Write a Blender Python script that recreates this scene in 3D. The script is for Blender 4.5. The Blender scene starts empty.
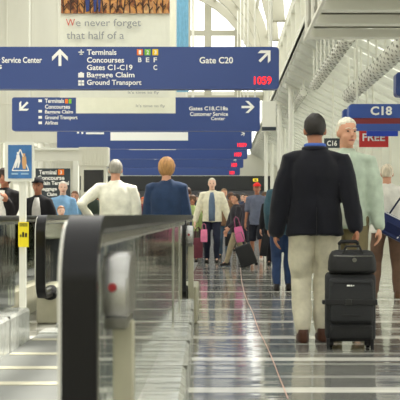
import bpy, bmesh, math, random
from mathutils import Vector, Matrix, noise
random.seed(7)
S = bpy.context.scene
COL = S.collection
# ------------------------------------------------------------------ camera
VPX, VPY, F, CZ = 222.0, 215.0, 1000.0, 1.0
cd = bpy.data.cameras.new('camera'); cam = bpy.data.objects.new('camera', cd); COL.objects.link(cam)
cam.location = (0, 0, CZ); cam.rotation_euler = (math.pi/2, 0, 0)
cd.sensor_width = 36; cd.lens = 90; cd.shift_x = -(VPX-200)/400; cd.shift_y = (VPY-200)/400
cd.clip_start = .05; cd.clip_end = 400
cd.dof.use_dof = True; cd.dof.focus_distance = 13.0; cd.dof.aperture_fstop = 8.5
S.camera = cam
# ------------------------------------------------------------------ daylight
W = bpy.data.worlds.new('sky'); S.world = W; W.use_nodes = True
bg = W.node_tree.nodes['Background']; bg.inputs[0].default_value = (1.0, .99, .95, 1); bg.inputs[1].default_value = 1.7
sd = bpy.data.lights.new('sun', 'SUN'); sd.energy = 4.5; sd.angle = math.radians(1.5); sd.color = (1, .96, .88)
sun = bpy.data.objects.new('sun', sd); COL.objects.link(sun); sun.rotation_euler = (math.radians(-24), math.radians(20), 0)
S.view_settings.view_transform = 'Standard'; S.view_settings.look = 'None'
S.view_settings.exposure = 0.75; S.view_settings.gamma = 1; S.view_settings.use_curve_mapping = False

def P(px, py, Y):
    return Vector(((px-VPX)*Y/F, Y, CZ-(py-VPY)*Y/F))
def lin(c):
    return tuple(((v/255)/12.92 if v/255 <= .04045 else ((v/255+.055)/1.055)**2.4) for v in c) + (1,)
# ------------------------------------------------------------------ materials
def mat(name, rgb, rough=.6, metal=0, var=.0, scale=8, stretch=(1,1,1), bump=0, emit=0, spec=.5, seams=None, sheen=0):
    m = bpy.data.materials.new(name); m.use_nodes = True; nt = m.node_tree; N = nt.nodes; L = nt.links
    b = N['Principled BSDF']; b.inputs['Roughness'].default_value = rough; b.inputs['Metallic'].default_value = metal
    b.inputs['Specular IOR Level'].default_value = spec
    c = lin(rgb); b.inputs['Base Color'].default_value = c
    tc = N.new('ShaderNodeTexCoord'); mp = N.new('ShaderNodeMapping'); L.new(tc.outputs['Object'], mp.inputs[0])
    mp.inputs['Scale'].default_value = stretch
    nz = N.new('ShaderNodeTexNoise'); nz.inputs['Scale'].default_value = scale; nz.inputs['Detail'].default_value = 4
    L.new(mp.outputs[0], nz.inputs['Vector'])
    if var:
        mx = N.new('ShaderNodeMix'); mx.data_type = 'RGBA'
        mx.inputs[6].default_value = tuple(v*(1-var) for v in c[:3])+(1,); mx.inputs[7].default_value = tuple(min(1, v*(1+var)) for v in c[:3])+(1,)
        rp = N.new('ShaderNodeMapRange'); rp.inputs[1].default_value = .3; rp.inputs[2].default_value = .7
        L.new(nz.outputs[0], rp.inputs[0]); L.new(rp.outputs[0], mx.inputs[0]); L.new(mx.outputs[2], b.inputs['Base Color'])
    if bump:
        bp = N.new('ShaderNodeBump'); bp.inputs['Strength'].default_value = 1; bp.inputs['Distance'].default_value = bump
        L.new(nz.outputs[0], bp.inputs['Height']); L.new(bp.outputs[0], b.inputs['Normal'])
    if emit:
        b.inputs['Emission Color'].default_value = c; b.inputs['Emission Strength'].default_value = emit
    if sheen: b.inputs['Sheen Weight'].default_value = sheen
    return m
def glass_mat(name, tint=(.86,.9,.86), fac=.3, rough=.05, bump=.002):
    m = bpy.data.materials.new(name); m.use_nodes = True; nt = m.node_tree; N = nt.nodes; L = nt.links
    N.remove(N['Principled BSDF']); out = N['Material Output']
    tr = N.new('ShaderNodeBsdfTransparent'); tr.inputs[0].default_value = tint+(1,)
    gl = N.new('ShaderNodeBsdfGlossy'); gl.inputs['Roughness'].default_value = rough; gl.inputs[0].default_value = (.9,.92,.88,1)
    fr = N.new('ShaderNodeFresnel'); fr.inputs[0].default_value = 1.5
    ad = N.new('ShaderNodeMath'); ad.operation = 'ADD'; ad.inputs[1].default_value = fac; ad.use_clamp = True
    L.new(fr.outputs[0], ad.inputs[0]); mx = N.new('ShaderNodeMixShader'); L.new(ad.outputs[0], mx.inputs[0])
    L.new(tr.outputs[0], mx.inputs[1]); L.new(gl.outputs[0], mx.inputs[2]); L.new(mx.outputs[0], out.inputs[0])
    tc = N.new('ShaderNodeTexCoord'); mp = N.new('ShaderNodeMapping'); mp.inputs['Scale'].default_value = (1, 1, .12)
    nz = N.new('ShaderNodeTexNoise'); nz.inputs['Scale'].default_value = 14; bp = N.new('ShaderNodeBump'); bp.inputs['Distance'].default_value = bump
    L.new(tc.outputs['Object'], mp.inputs[0]); L.new(mp.outputs[0], nz.inputs['Vector']); L.new(nz.outputs[0], bp.inputs['Height'])
    L.new(bp.outputs[0], gl.inputs['Normal']); L.new(bp.outputs[0], fr.inputs['Normal'])
    return m
def floor_mat():
    m = bpy.data.materials.new('terrazzo'); m.use_nodes = True; nt = m.node_tree; N = nt.nodes; L = nt.links
    b = N['Principled BSDF']; b.inputs['Specular IOR Level'].default_value = .6; b.inputs['Roughness'].default_value = .08
    tc = N.new('ShaderNodeTexCoord'); sp = N.new('ShaderNodeSeparateXYZ'); L.new(tc.outputs['Object'], sp.inputs[0])
    def math_(op, a, v=None, w=None):
        n = N.new('ShaderNodeMath'); n.operation = op
        for i, q in enumerate((a, v, w)):
            if q is None: continue
            if isinstance(q, (int, float)): n.inputs[i].default_value = q
            else: L.new(q, n.inputs[i])
        return n.outputs[0]
    y = sp.outputs[1]; x = sp.outputs[0]
    def stripe(period, off, width):
        f = math_('FRACT', math_('DIVIDE', math_('ADD', y, off), period)); return math_('LESS_THAN', f, width/period)
    s1 = stripe(1.22, .46, .16); s2 = stripe(.52, .1, .09)
    right = math_('GREATER_THAN', x, 1.42)
    sr = math_('MULTIPLY', stripe(.8, .3, .4), right)
    nz = N.new('ShaderNodeTexNoise'); nz.inputs['Scale'].default_value = 60; nz.inputs['Detail'].default_value = 3; L.new(tc.outputs['Object'], nz.inputs['Vector'])
    mp = N.new('ShaderNodeMapping'); mp.inputs['Scale'].default_value = (.25, 2.2, 1); L.new(tc.outputs['Object'], mp.inputs[0])
    n2 = N.new('ShaderNodeTexNoise'); n2.inputs['Scale'].default_value = 1.6; n2.inputs['Detail'].default_value = 4; L.new(mp.outputs[0], n2.inputs['Vector'])
    f = math_('ADD', math_('MULTIPLY', nz.outputs[0], .12), math_('MULTIPLY', n2.outputs[0], .22))
    f = math_('ADD', f, math_('MULTIPLY', s1, .75)); f = math_('ADD', f, math_('MULTIPLY', s2, .28)); f = math_('ADD', f, math_('MULTIPLY', sr, .3)); f = math_('ADD', f, math_('MULTIPLY', right, .1))
    cr = N.new('ShaderNodeValToRGB'); cr.color_ramp.elements[0].color = lin((66,69,68)); cr.color_ramp.elements[1].color = lin((232,230,220))
    L.new(f, cr.inputs[0]); L.new(cr.outputs[0], b.inputs['Base Color'])
    # polished slabs are never perfectly level: long shallow waves across the walking direction
    mp3 = N.new('ShaderNodeMapping'); mp3.inputs['Scale'].default_value = (.5, 3.2, 1); L.new(tc.outputs['Object'], mp3.inputs[0])
    n3 = N.new('ShaderNodeTexNoise'); n3.inputs['Scale'].default_value = 2.2; n3.inputs['Detail'].default_value = 2; L.new(mp3.outputs[0], n3.inputs['Vector'])
    bp = N.new('ShaderNodeBump'); bp.inputs['Distance'].default_value = .0035; bp.inputs['Strength'].default_value = 1
    L.new(n3.outputs[0], bp.inputs['Height']); L.new(bp.outputs[0], b.inputs['Normal'])
    return m
def translucent(m, f):
    nt = m.node_tree; N = nt.nodes; L = nt.links; b = N['Principled BSDF']; out = N['Material Output']
    tr = N.new('ShaderNodeBsdfTranslucent'); tr.inputs[0].default_value = b.inputs['Base Color'].default_value
    mx = N.new('ShaderNodeMixShader'); mx.inputs[0].default_value = f
    L.new(b.outputs[0], mx.inputs[1]); L.new(tr.outputs[0], mx.inputs[2]); L.new(mx.outputs[0], out.inputs[0]); return m
M = dict(
    white=mat('white_paint', (226,226,214), .55, var=.04, scale=2), cream=mat('cream_panel', (214,213,200), .6, var=.06, scale=1.2, stretch=(1,1,.2)),
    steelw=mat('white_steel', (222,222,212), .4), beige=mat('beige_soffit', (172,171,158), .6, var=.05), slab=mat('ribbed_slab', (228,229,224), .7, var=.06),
    blue=mat('sign_blue', (44,68,130), .4), navyedge=mat('sign_edge', (30,42,90), .4), letter=mat('sign_white', (240,240,236), .5),
    red=mat('led_red', (255,30,30), .5, emit=.9), orange=mat('sign_orange', (236,120,30), .5), green=mat('sign_green', (120,190,50), .5), yellow=mat('sign_yellow', (245,205,30), .5),
    banner=mat('banner_cloth', (232,232,216), .8, var=.02), btext=mat('banner_text', (150,152,152), .8), bred=mat('banner_red', (205,90,75), .8), skyblue=mat('banner_blue', (120,175,205), .8, var=.08),
    maroon=mat('maroon', (125,42,48), .5), royal=mat('royal_blue', (25,60,175), .4), redsign=mat('red_sign', (190,45,45), .5), cblue=mat('gate_blue', (52,82,160), .4),
    rubber=mat('handrail_rubber', (7,7,8), .28, spec=.22, bump=.0008, scale=20, stretch=(1,.2,.2)), brush=mat('brush_black', (12,12,12), .9, bump=.01, scale=60),
    steel=mat('brushed_steel', (176,176,168), .26, 1, var=.1, scale=5, stretch=(1,.3,1), bump=.0012), steeld=mat('dark_steel', (110,110,104), .3, 1, var=.12, scale=6),
    deck=mat('polished_deck', (226,228,222), .24, .55, var=.1, scale=3, stretch=(1,3,1), bump=.02), base=mat('base_cladding', (176,172,150), .5, var=.08),
    pallet=mat('walkway_pallet', (120,122,118), .45, .2, var=.06, scale=3), glass=glass_mat('balustrade_glass', (.93,.96,.93), .12, .06, .0012), wglass=glass_mat('window_glass', (.97,.98,.97), .03, .02, .0),
    dark=mat('dark_bulkhead', (40,42,44), .6), charcoal=mat('charcoal_sign', (44,54,62), .5), screen=mat('dark_screen', (14,15,18), .25), lilac=mat('far_wall', (150,150,160), .6, var=.08),
    trimgrey=mat('trim_grey', (232,231,220), .5), mull=mat('mullion_paint', (168,166,148), .6), boxsteel=mat('box_steel', (140,140,136), .24, 1, var=.1, scale=5, bump=.001), hole=mat('open_perforation', (150,150,140), .8), yel=mat('yellow_notice', (240,220,20), .5), black=mat('black_ink', (12,12,12), .6), crack=mat('floor_thread', (205,170,155), .7), floor=floor_mat(),
    skin=mat('skin', (206,152,124), .5, var=.06, scale=20), skin2=mat('skin_tan', (168,112,84), .5, var=.06, scale=20), skin3=mat('skin_pale', (226,184,162), .5, var=.05, scale=20),
    lips=mat('lips', (160,80,75), .5), eyew=mat('eye_dark', (30,22,20), .3),
)
translucent(M['slab'], .6); translucent(M['beige'], .45)  # translucency added so daylight glows through and brightens slab and soffit undersides
# ------------------------------------------------------------------ mesh builder
class MB:
    def __init__(s): s.bm = bmesh.new()
    def box(s, a, b, bev=0):
        a, b = Vector(a), Vector(b); lo = Vector(map(min, a, b)); hi = Vector(map(max, a, b))
        r = bmesh.ops.create_cube(s.bm, size=1)
        for v in r['verts']: v.co = Vector((lo[i] + (v.co[i]+.5)*(hi[i]-lo[i]) for i in range(3)))
        if bev:
            es = list({e for v in r['verts'] for e in v.link_edges})
            bmesh.ops.bevel(s.bm, geom=es, offset=bev, segments=3, affect='EDGES', profile=.5)
        return s
    def tube(s, pts, rad, seg=12, squash=1, cap=True):
        pts = [Vector(p) for p in pts]; n = len(pts)
        if not isinstance(rad, (list, tuple)): rad = [rad]*n
        if cap:   # rounded ends
            d0 = (pts[0]-pts[1]).normalized(); d1 = (pts[-1]-pts[-2]).normalized()
            A = [(pts[0]+d0*rad[0]*math.sin(t), rad[0]*math.cos(t)) for t in (1.45, 1.05, .55)]
            B = [(pts[-1]+d1*rad[-1]*math.sin(t), rad[-1]*math.cos(t)) for t in (.55, 1.05, 1.45)]
            pts = [q[0] for q in A]+pts+[q[0] for q in B]; rad = [q[1] for q in A]+list(rad)+[q[1] for q in B]; n = len(pts)
        rings = []; up = None
        for i in range(n):
            t = (pts[min(i+1, n-1)]-pts[max(i-1, 0)]).normalized()
            if up is None:
                up = Vector((1,0,0)) if abs(t.x) < .8 else Vector((0,1,0))
            u = (up - t*up.dot(t)).normalized(); up = u; w = t.cross(u)
            rings.append([s.bm.verts.new(pts[i]+u*math.cos(a)*rad[i]+w*math.sin(a)*rad[i]*squash) for a in [2*math.pi*k/seg for k in range(seg)]])
        s._skin(rings); return s
    def _skin(s, rings, close=True):
        for r0, r1 in zip(rings, rings[1:]):
            k = len(r0)
            for j in range(k): s.bm.faces.new((r0[j], r0[(j+1) % k], r1[(j+1) % k], r1[j]))
        if close:
            s.bm.faces.new(rings[0][::-1]); s.bm.faces.new(rings[-1])
    def cyl(s, a, b, r, r2=None, seg=12): return s.tube([a, b], [r, r if r2 is None else r2], seg, cap=False)
    def loftz(s, st, seg=24, e=2.4):
        rings = []
        for (x, y, z, rx, ry) in st:
            ring = []
            for k in range(seg):
                a = 2*math.pi*k/seg; c, q = math.cos(a), math.sin(a)
                ring.append(s.bm.verts.new((x+rx*math.copysign(abs(c)**(2/e), c), y+ry*math.copysign(abs(q)**(2/e), q), z)))
            rings.append(ring)
        s._skin(rings); return s
    def ell(s, c, r, rot=None, seg=16):
        res = bmesh.ops.create_uvsphere(s.bm, u_segments=seg, v_segments=max(8, seg*3//4), radius=1)
        R = rot or Matrix.Identity(3)
        for v in res['verts']: v.co = Vector(c)+R @ Vector((v.co.x*r[0], v.co.y*r[1], v.co.z*r[2]))
        return res['verts']
    def prism(s, poly, axis, a, b):
        # poly: 2D points; axis 'x' -> (y,z), 'y' -> (x,z), 'z' -> (x,y)
        f = {'x': lambda p, t: (t, p[0], p[1]), 'y': lambda p, t: (p[0], t, p[1]), 'z': lambda p, t: (p[0], p[1], t)}[axis]
        A = [s.bm.verts.new(f(p, a)) for p in poly]; B = [s.bm.verts.new(f(p, b)) for p in poly]; s._skin([A, B]); return s
    def bar(s, a, b, w, h, up=(0,0,1)):
        a, b = Vector(a), Vector(b); t = (b-a).normalized(); up = Vector(up); side = t.cross(up).normalized(); u = side.cross(t)
        R = [[s.bm.verts.new(p+side*w/2*i+u*h/2*j) for i, j in ((-1,-1),(1,-1),(1,1),(-1,1))] for p in (a, b)]
        s._skin(R); return s
    def build(s, name, m, parent=None, local=False, smooth=False, kind=None):
        bmesh.ops.recalc_face_normals(s.bm, faces=s.bm.faces)
        me = bpy.data.meshes.new(name); s.bm.to_mesh(me); s.bm.free()
        o = bpy.data.objects.new(name, me); COL.objects.link(o); me.materials.append(m)
        if parent is not None:
            if not local: me.transform(Matrix.Translation(-worig(parent)))
            o.parent = parent
        elif not local and kind != 'structure':
            xs = [v.co for v in me.vertices]; c = Vector(((min(v.x for v in xs)+max(v.x for v in xs))/2, (min(v.y for v in xs)+max(v.y for v in xs))/2, min(v.z for v in xs)))
            me.transform(Matrix.Translation(-c)); o.location = c
        if smooth:
            for p in me.polygons: p.use_smooth = True
            if smooth == 'auto':
                for p in me.polygons: p.use_smooth = True
                me.set_sharp_from_angle(angle=math.radians(40))
        if kind: o['kind'] = kind
        return o
def worig(o):
    v = Vector((0,0,0))
    while o is not None: v += o.location; o = o.parent
    return v
def thing(name, label, cat, loc=(0,0,0), rz=0, group=None):
    o = bpy.data.objects.new(name, None); COL.objects.link(o); o.location = loc; o.rotation_euler.z = rz; o.empty_display_size = .2
    o['label'] = label; o['category'] = cat
    if group: o['group'] = group
    return o
def tag(o, label, cat, group=None):
    o['label'] = label; o['category'] = cat
    if group: o['group'] = group
    return o
def remesh(mb, vox, it=3):
    """fuse overlapping volumes of mb into one continuous skin"""
    me = bpy.data.meshes.new('t'); bmesh.ops.recalc_face_normals(mb.bm, faces=mb.bm.faces); mb.bm.to_mesh(me); mb.bm.free()
    o = bpy.data.objects.new('t', me); COL.objects.link(o)
    r = o.modifiers.new('r', 'REMESH'); r.mode = 'VOXEL'; r.voxel_size = vox
    s_ = o.modifiers.new('s', 'SMOOTH'); s_.factor = .5; s_.iterations = it
    dg = bpy.context.evaluated_depsgraph_get(); m2 = bpy.data.meshes.new_from_object(o.evaluated_get(dg))
    bpy.data.objects.remove(o); bpy.data.meshes.remove(me)
    out = MB(); out.bm.from_mesh(m2); bpy.data.meshes.remove(m2); return out
def text(body, x0, x1, y0, y1, Y, m, parent, bold=.018, name='lettering', nmin=None):
    """lettering fitted to the rectangle it fills on a surface facing the viewer at depth Y"""
    cu = bpy.data.curves.new('t', 'FONT'); cu.body = body; cu.size = 1; cu.offset = bold; cu.extrude = .02; cu.resolution_u = 3
    o = bpy.data.objects.new('t', cu); COL.objects.link(o); dg = bpy.context.evaluated_depsgraph_get()
    me = bpy.data.meshes.new_from_object(o.evaluated_get(dg)); bpy.data.objects.remove(o); bpy.data.curves.remove(cu)
    xs = [v.co.x for v in me.vertices]; ys = [v.co.y for v in me.vertices]; a, b, c, d = min(xs), max(xs), min(ys), max(ys)
    p0 = P(x0, y1, Y); p1 = P(x1, y0, Y); org = worig(parent)
    for v in me.vertices:
        u = (v.co.x-a)/(b-a); w = (v.co.y-c)/(d-c)
        v.co = Vector((p0.x+u*(p1.x-p0.x), Y-.004+v.co.z*-.15, p0.z+w*(p1.z-p0.z)))-org
    me.materials.append(m); q = bpy.data.objects.new(name, me); COL.objects.link(q); q.parent = parent; me.name = name
    return q
def rect_on(x0, x1, y0, y1, Y, m, parent, name, t=.01):
    a = P(x0, y1, Y); b = P(x1, y0, Y); return MB().box((a.x, Y-t, a.z), (b.x, Y, b.z)).build(name, m, parent)
def arrow(cx, cy, size, ang, Y, m, parent, t=.012):
    k = size*Y/F; c = P(cx, cy, Y); w = .13
    poly = [(-w/1.2,-.55),(w/1.2,-.55),(w/1.2,.18),(.3,-.06),(.3,.2),(0,.55),(-.3,.2),(-.3,-.06),(-w/1.2,.18)]
    # open-headed arrow made from a shaft and two chevron strokes
    mb = MB(); R = lambda p: (c.x+k*(p[0]*math.cos(ang)+p[1]*math.sin(ang)), c.z+k*(-p[0]*math.sin(ang)+p[1]*math.cos(ang)))
    w = .085
    mb.prism([R(p) for p in [(-w,-.5),(w,-.5),(w,.36),(-w,.36)]], 'y', Y-t, Y)
    mb.prism([R(p) for p in [(0,.5),(.46,.04),(.46,-.2),(0,.26)]], 'y', Y-t-.001, Y)
    mb.prism([R(p) for p in [(0,.5),(-.46,.04),(-.46,-.2),(0,.26)]], 'y', Y-t-.002, Y)
    return mb.build('arrow', m, parent)
def rbox2d(x0, x1, z0, z1, r, n=6, corners=(1,1,1,1)):
    pts = []
    for (cx, cz, a0, on) in ((x1-r, z1-r, 0, corners[0]), (x0+r, z1-r, 90, corners[1]), (x0+r, z0+r, 180, corners[2]), (x1-r, z0+r, 270, corners[3])):
        if on: pts += [(cx+r*math.cos(math.radians(a0+90*i/n)), cz+r*math.sin(math.radians(a0+90*i/n))) for i in range(n+1)]
        else:
            pts.append((x1 if cx > (x0+x1)/2 else x0, z1 if cz > (z0+z1)/2 else z0))
    return pts
# ------------------------------------------------------------------ THE SETTING
MB().box((-9.3,-26,-.1), (4.3,57,0)).build('floor', M['floor'], kind='structure')
# side walls
w = MB().box((-9.6,-26,0), (-9.3,57,8.0))
for y in range(-6, 57, 2): w.box((-9.3,y,0), (-9.2,y+.25,8.0))
for z in (2.6, 4.4, 6.4): w.box((-9.3,-26,z), (-9.22,57,z+.14))
w.build('wall_left', M['cream'], kind='structure')
w = MB().box((4.3,-26,0), (4.5,57,.4)).box((4.3,-26,3.0), (4.5,57,3.2)).box((4.3,-26,1.9), (4.45,57,1.98))
for i in range(54):
    y = -24+i*1.5; w.box((4.08,y,0), (4.5,y+.42,3.1))
wr_ = w.build('wall_right', M['white'], kind='structure')
MB().box((4.46,-26,.4), (4.48,57,3.0)).build('pane', M['wglass'], wr_)
MB().box((-9.6,-26.3,0), (4.6,-26,7)).build('wall_front', M['cream'], kind='structure')
w = MB().box((-9.3,38,3.75), (-1.37,38.3,14.5))
for i in range(8): w.box((-9.2+i*.98,37.97,3.75), (-9.14+i*.98,38,14.4))
for z in (5.2, 9.3): w.box((-9.3,37.96,z), (-1.37,38,z+.06))
w.build('wall_partition', M['cream'], kind='structure')
# end wall with the arched window
CX, CZZ, RV = -3.5, 8.0, 5.8
def vault(r, a): return (CX+r*math.cos(a), CZZ+r*math.sin(a))
w = MB(); ex0 = P(188, 0, 56).x; ex1 = 2.3
w.box((-9.6,56,0), (ex0,56.4,13.9)); w.box((ex0,56,0), (4.6,56.4,4.4)); w.box((ex0,56,7.6), (ex1,56.3,7.9))
for i in range(9): w.box((-9.3+i*.95,55.9,3.4), (-9.15+i*.95,56,13.6))
w.build('wall_back', M['cream'], kind='structure')
win = MB()
for px in (208, 238): x = P(px, 0, 56).x; win.box((x-.2,55.9,4.4), (x+.2,56.15,13.4))
for py in (33, 98): z = P(0, py, 56).z; win.box((ex0,55.93,z-.14), (ex1,56.12,z+.14))
win.box((ex0-.1,55.9,8), (ex0+.15,56.2,13.4))
wo = win.build('window_1', M['mull'], kind='structure')
g = MB().box((ex0,56.2,4.4), (ex1,56.22,13.4)); g.build('pane', M['wglass'], wo)
# vault: closed panels on the left flank, open glazing bars over the top and right flank
ce = MB()
def strip(a0, a1, r0, r1, y0, y1, n=8):
    q = [vault(r0, a0+(a1-a0)*i/n) for i in range(n+1)]+[vault(r1, a1-(a1-a0)*i/n) for i in range(n+1)]
    ce.prism(q, 'y', y0, y1)
strip(math.radians(135), math.radians(180), RV, RV+.12, -26, 57)
ceil = ce.build('ceiling', M['cream'], kind='structure')
for y in list(range(-24, 44, 4))+[46, 49, 52, 55]:
    r = MB(); n = 20
    q = [vault(RV-.45, math.pi*i/n) for i in range(n+1)]+[vault(RV-.02, math.pi*(n-i)/n) for i in range(n+1)]
    r.prism(q, 'y', y, y+.3); r.build('rib', M['mull'], ceil)
r = MB()
for a in (12, 27, 42, 57, 72, 90, 105, 130, 155):
    x, z = vault(RV-.06, math.radians(a)); r.bar((x,-26,z), (x,56,z), .14, .14)
r.build('purlins', M['mull'], ceil)
# right-hand clerestory, ledge and sloping ribbed slab roof over the gates
cl = MB().box((2.3,-26,7.7), (2.5,57,8.1)).box((1.6,-26,4.62), (2.5,57,4.85))
for i in range(24):
    y = 8+i*2.1; cl.box((2.28,y,4.8), (2.42,y+.16,7.8))
for z in (5.6, 6.5): cl.box((2.3,-8,z), (2.4,57,z+.1))
cl.box((2.44,-26,4.8), (2.48,57,7.8))
cl.build('wall_clerestory', M['white'], kind='structure')
sl = MB().prism([(1.6,4.6),(4.6,3.05),(4.6,3.2),(1.6,4.75)], 'y', -26, 57)
for i in range(52):
    y = 6+i*.98; sl.prism([(1.62,4.56),(4.5,3.07),(4.5,2.93),(1.62,4.42)], 'y', y, y+.3)
sl.build('trim_1', M['slab'], kind='structure')
# far bulkhead and lilac shopfronts at the end
MB().box(P(80,190,54), (2.6,55.8,P(0,176,54).z)).build('trim_2', M['dark'], kind='structure')
b = MB().box((P(105,0,55.5).x,55.5,0), (2.6,55.9,P(0,189,55.5).z))
for i in range(10): b.box((-6.2+i*.92,55.35,0), (-6.1+i*.92,55.6,2.3))
b.build('trim_3', M['lilac'], kind='structure')
# slim columns carrying the ledge
for (px, Y) in ((266, 40), (279.5, 30), (284, 36), (272, 44), (291, 26)):
    x = P(px, 0, Y).x; c = MB().cyl((x,Y,0), (x,Y,4.7 if x > 1.55 else 12.6), .07, seg=14); c.box((x-.14,Y-.14,0), (x+.14,Y+.14,.12)); c.box((x-.15,Y-.15,4.3), (x+.15,Y+.15,4.42))
    tag(c.build('column', M['steelw'], smooth='auto'), {266:'slim white column at the right end of the farthest signs', 279.5:'white column just right of the first blue sign', 284:'thin white column second right of the first blue sign', 272:'most distant white column, behind the small white panel', 291:'nearest slim white column, left of the dark haired man'}[px], 'column', 'slim white columns')
# hung white panel beside second sign
hp = thing('blank_screen', 'blank white panel with dark lower edge hanging right of the second blue sign', 'panel', P(268, 128, 27))
a, b2 = P(262,127,27), P(276,101,27); MB().box((a.x,27,a.z), (b2.x,27.12,b2.z), .01).build('board', M['white'], hp)
MB().box((a.x,26.98,a.z-.09), (b2.x,27.12,a.z)).build('lower_edge', M['charcoal'], hp)
MB().cyl(((a.x+b2.x)/2,27.06,b2.z), ((a.x+b2.x)/2,27.06,9.5), .02).build('rod', M['steelw'], hp)
# stepped soffit at the upper right (nested frames)
so = thing('ceiling_soffit', 'stepped grey soffit of nested frames at the upper right', 'soffit', (3, 12, 3.1))
for k, Y in enumerate((12.0, 11.15, 10.4, 9.7)):
    f = MB().box((1.0,Y-.08,3.12), (4.6,Y+.08,3.22)).box((1.0,Y-.08,3.22), (1.1,Y+.08,5.2)).box((1.1,Y-.06,3.9), (4.6,Y+.06,4.0))
    f.build('frame', M['trimgrey'], so)
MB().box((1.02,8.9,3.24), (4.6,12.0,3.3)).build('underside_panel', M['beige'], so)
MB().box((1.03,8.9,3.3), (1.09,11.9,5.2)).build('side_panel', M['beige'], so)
MB().box((.985,8.8,3.10), (1.02,12.06,3.14)).build('corner_rail', M['trimgrey'], so)
# perforated round ducts hung on rods
def roofz(x): return 4.6-(x-1.6)*.517
def duct(x, z, Y0, Y1, r, label, n):
    t = thing('perforated_duct', label, 'duct', (x,(Y0+Y1)/2,z-r), group='perforated ducts on rods')
    d = MB(); seg = 16
    for i in range(n):
        y0 = Y0+(Y1-Y0)*i/n; y1 = Y0+(Y1-Y0)*(i+1)/n; L = y1-y0
        d.tube([(x,y0+.04*L,z),(x,y0+.12*L,z),(x,y1-.12*L,z),(x,y1-.04*L,z)], [r*.8,r,r,r*.8], seg, cap=False)
    nf = len(d.bm.faces); h = d; m_ = int((Y1-Y0)/.17)
    for j in range(m_):
        for k in range(9):
            a = 2*math.pi*(k+.5*(j % 2))/9; y = Y0+.08+j*.17; c = Vector((x+r*.985*math.cos(a), y, z+r*.985*math.sin(a)))
            h.cyl(c-Vector((math.cos(a),0,math.sin(a)))*.01, c+Vector((math.cos(a),0,math.sin(a)))*.006, .02, seg=8)
    d.bm.faces.ensure_lookup_table()
    for f_ in d.bm.faces[nf:]: f_.material_index = 1
    ob = d.build('tube', M['steelw'], t, smooth='auto'); ob.data.materials.append(M['hole'])
    for i in range(n+1):
        y = Y0+(Y1-Y0)*i/n; MB().cyl((x,y,z+r*.7), (x,y,4.9 if x < 1.6 else 4.75-(x-1.6)*.5), .018, seg=8).build('hanger_rod', M['steelw'], t)
duct(2.48, 3.32, 13.4, 19.6, .135, 'perforated white duct above the C18 gate sign, nearer the right edge', 7)
duct(1.84, 3.58, 14.4, 20.0, .10, 'perforated white duct hanging just under the stepped grey soffit', 8)
duct(2.0, 4.0, 24.5, 30.0, .10, 'small distant perforated duct above the dark haired man', 6)
# ------------------------------------------------------------------ BIG HANGING SIGNS
def big_sign(Y, label, h=.67):
    s = F/Y; x0, x1 = -5.0, .905; z0 = CZ+2.0; z1 = z0+h
    t = thing('hanging_sign', label, 'sign', ((x0+x1)/2, Y+.1, z0), group='blue overhead direction signs')
    MB().prism(rbox2d(x0, x1, z0, z1, .06), 'y', Y, Y+.2).build('panel', M['blue'], t)
    for x in (x0+.4, x1-.12):
        MB().cyl((x,Y+.1,z1), (x,Y+.1,8+math.sqrt(max(.1,5.4**2-(x+3.5)**2))), .022, seg=8).build('hanger_rod', M['steelw'], t)
    return t
Y = 15.87
s1 = big_sign(Y, 'nearest blue direction sign reading Terminals, Concourses and Gate C20')
text('Customer Service Center', -27, 42, 57, 63, Y, M['letter'], s1); text('s', -2, 2, 65, 69, Y, M['letter'], s1)
arrow(60, 57.5, 17, 0, Y, M['letter'], s1)
for tx, xa, xb, ya, yb in (('Terminals',87,116.5,49.5,55),('Concourses',87,124,57.2,62.7),('Gates C1-C19',87,132.5,64.7,70.2),('Baggage Claim',87,134.5,72.2,79),('Ground Transport',87,141.5,79.8,86.5)):
    text(tx, xa, xb, ya, yb, Y, M['letter'], s1)
ic = MB()
for a_, b_ in (((78.5,51.7),(84,52.7)),((80.8,49.7),(81.8,54.7)),((79.8,54),(82.8,54.8))): ic.box(P(a_[0],a_[1],Y)-Vector((0,.01,0)), P(b_[0],b_[1],Y))
ic.build('plane_symbol', M['letter'], s1)
ic = MB().box(P(78.3,73,Y)-Vector((0,.01,0)), P(84,77.5,Y)); ic.box(P(80,72.2,Y)-Vector((0,.01,0)), P(82.3,73,Y)); ic.build('suitcase_symbol', M['letter'], s1)
ic = MB()
for i in range(2):
    for j in range(2): ic.box(P(78.3+i*3.2,80.3+j*3,Y)-Vector((0,.01,0)), P(80.9+i*3.2,82.6+j*3,Y))
ic.build('transport_symbol', M['letter'], s1)
for n_, xa, mm, let in (('1',137,'orange','B'),('2',144.7,'green','E'),('3',152.4,'yellow','F')):
    rect_on(xa, xa+5.8, 49.3, 55.3, Y, M[mm], s1, 'number_box'); text(n_, xa+1.8, xa+4.2, 50.3, 54.4, Y-.011, M['letter'], s1)
    text(let, xa+1.2, xa+4.6, 57.5, 62.2, Y, M['letter'], s1)
text('C', 153.4, 157.2, 65, 70, Y, M['letter'], s1); text('Gate C20', 199.5, 233, 57, 63.5, Y, M['letter'], s1)
arrow(265, 56, 15.5, math.radians(45), Y, M['letter'], s1)
text('1059', 254, 271.5, 76.5, 84.5, Y, M['red'], s1, name='clock_digits')
Y = 23.8
s2 = big_sign(Y, 'second blue direction sign reading Gates C18,C18a Customer Service Center', .80)
arrow(23.5, 106.5, 12, math.radians(225), Y, M['letter'], s2)
for tx, xa, xb, ya, yb in (('Terminals',45,64,98.7,103),('Concourses',45,70,104.6,108.8),('Baggage Claim',45,73,110,114.6),('Ground Transport',45,77.5,115.5,120.4),('Airlines',45,58,120.8,124.6)):
    text(tx, xa, xb, ya, yb, Y, M['letter'], s2)
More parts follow.
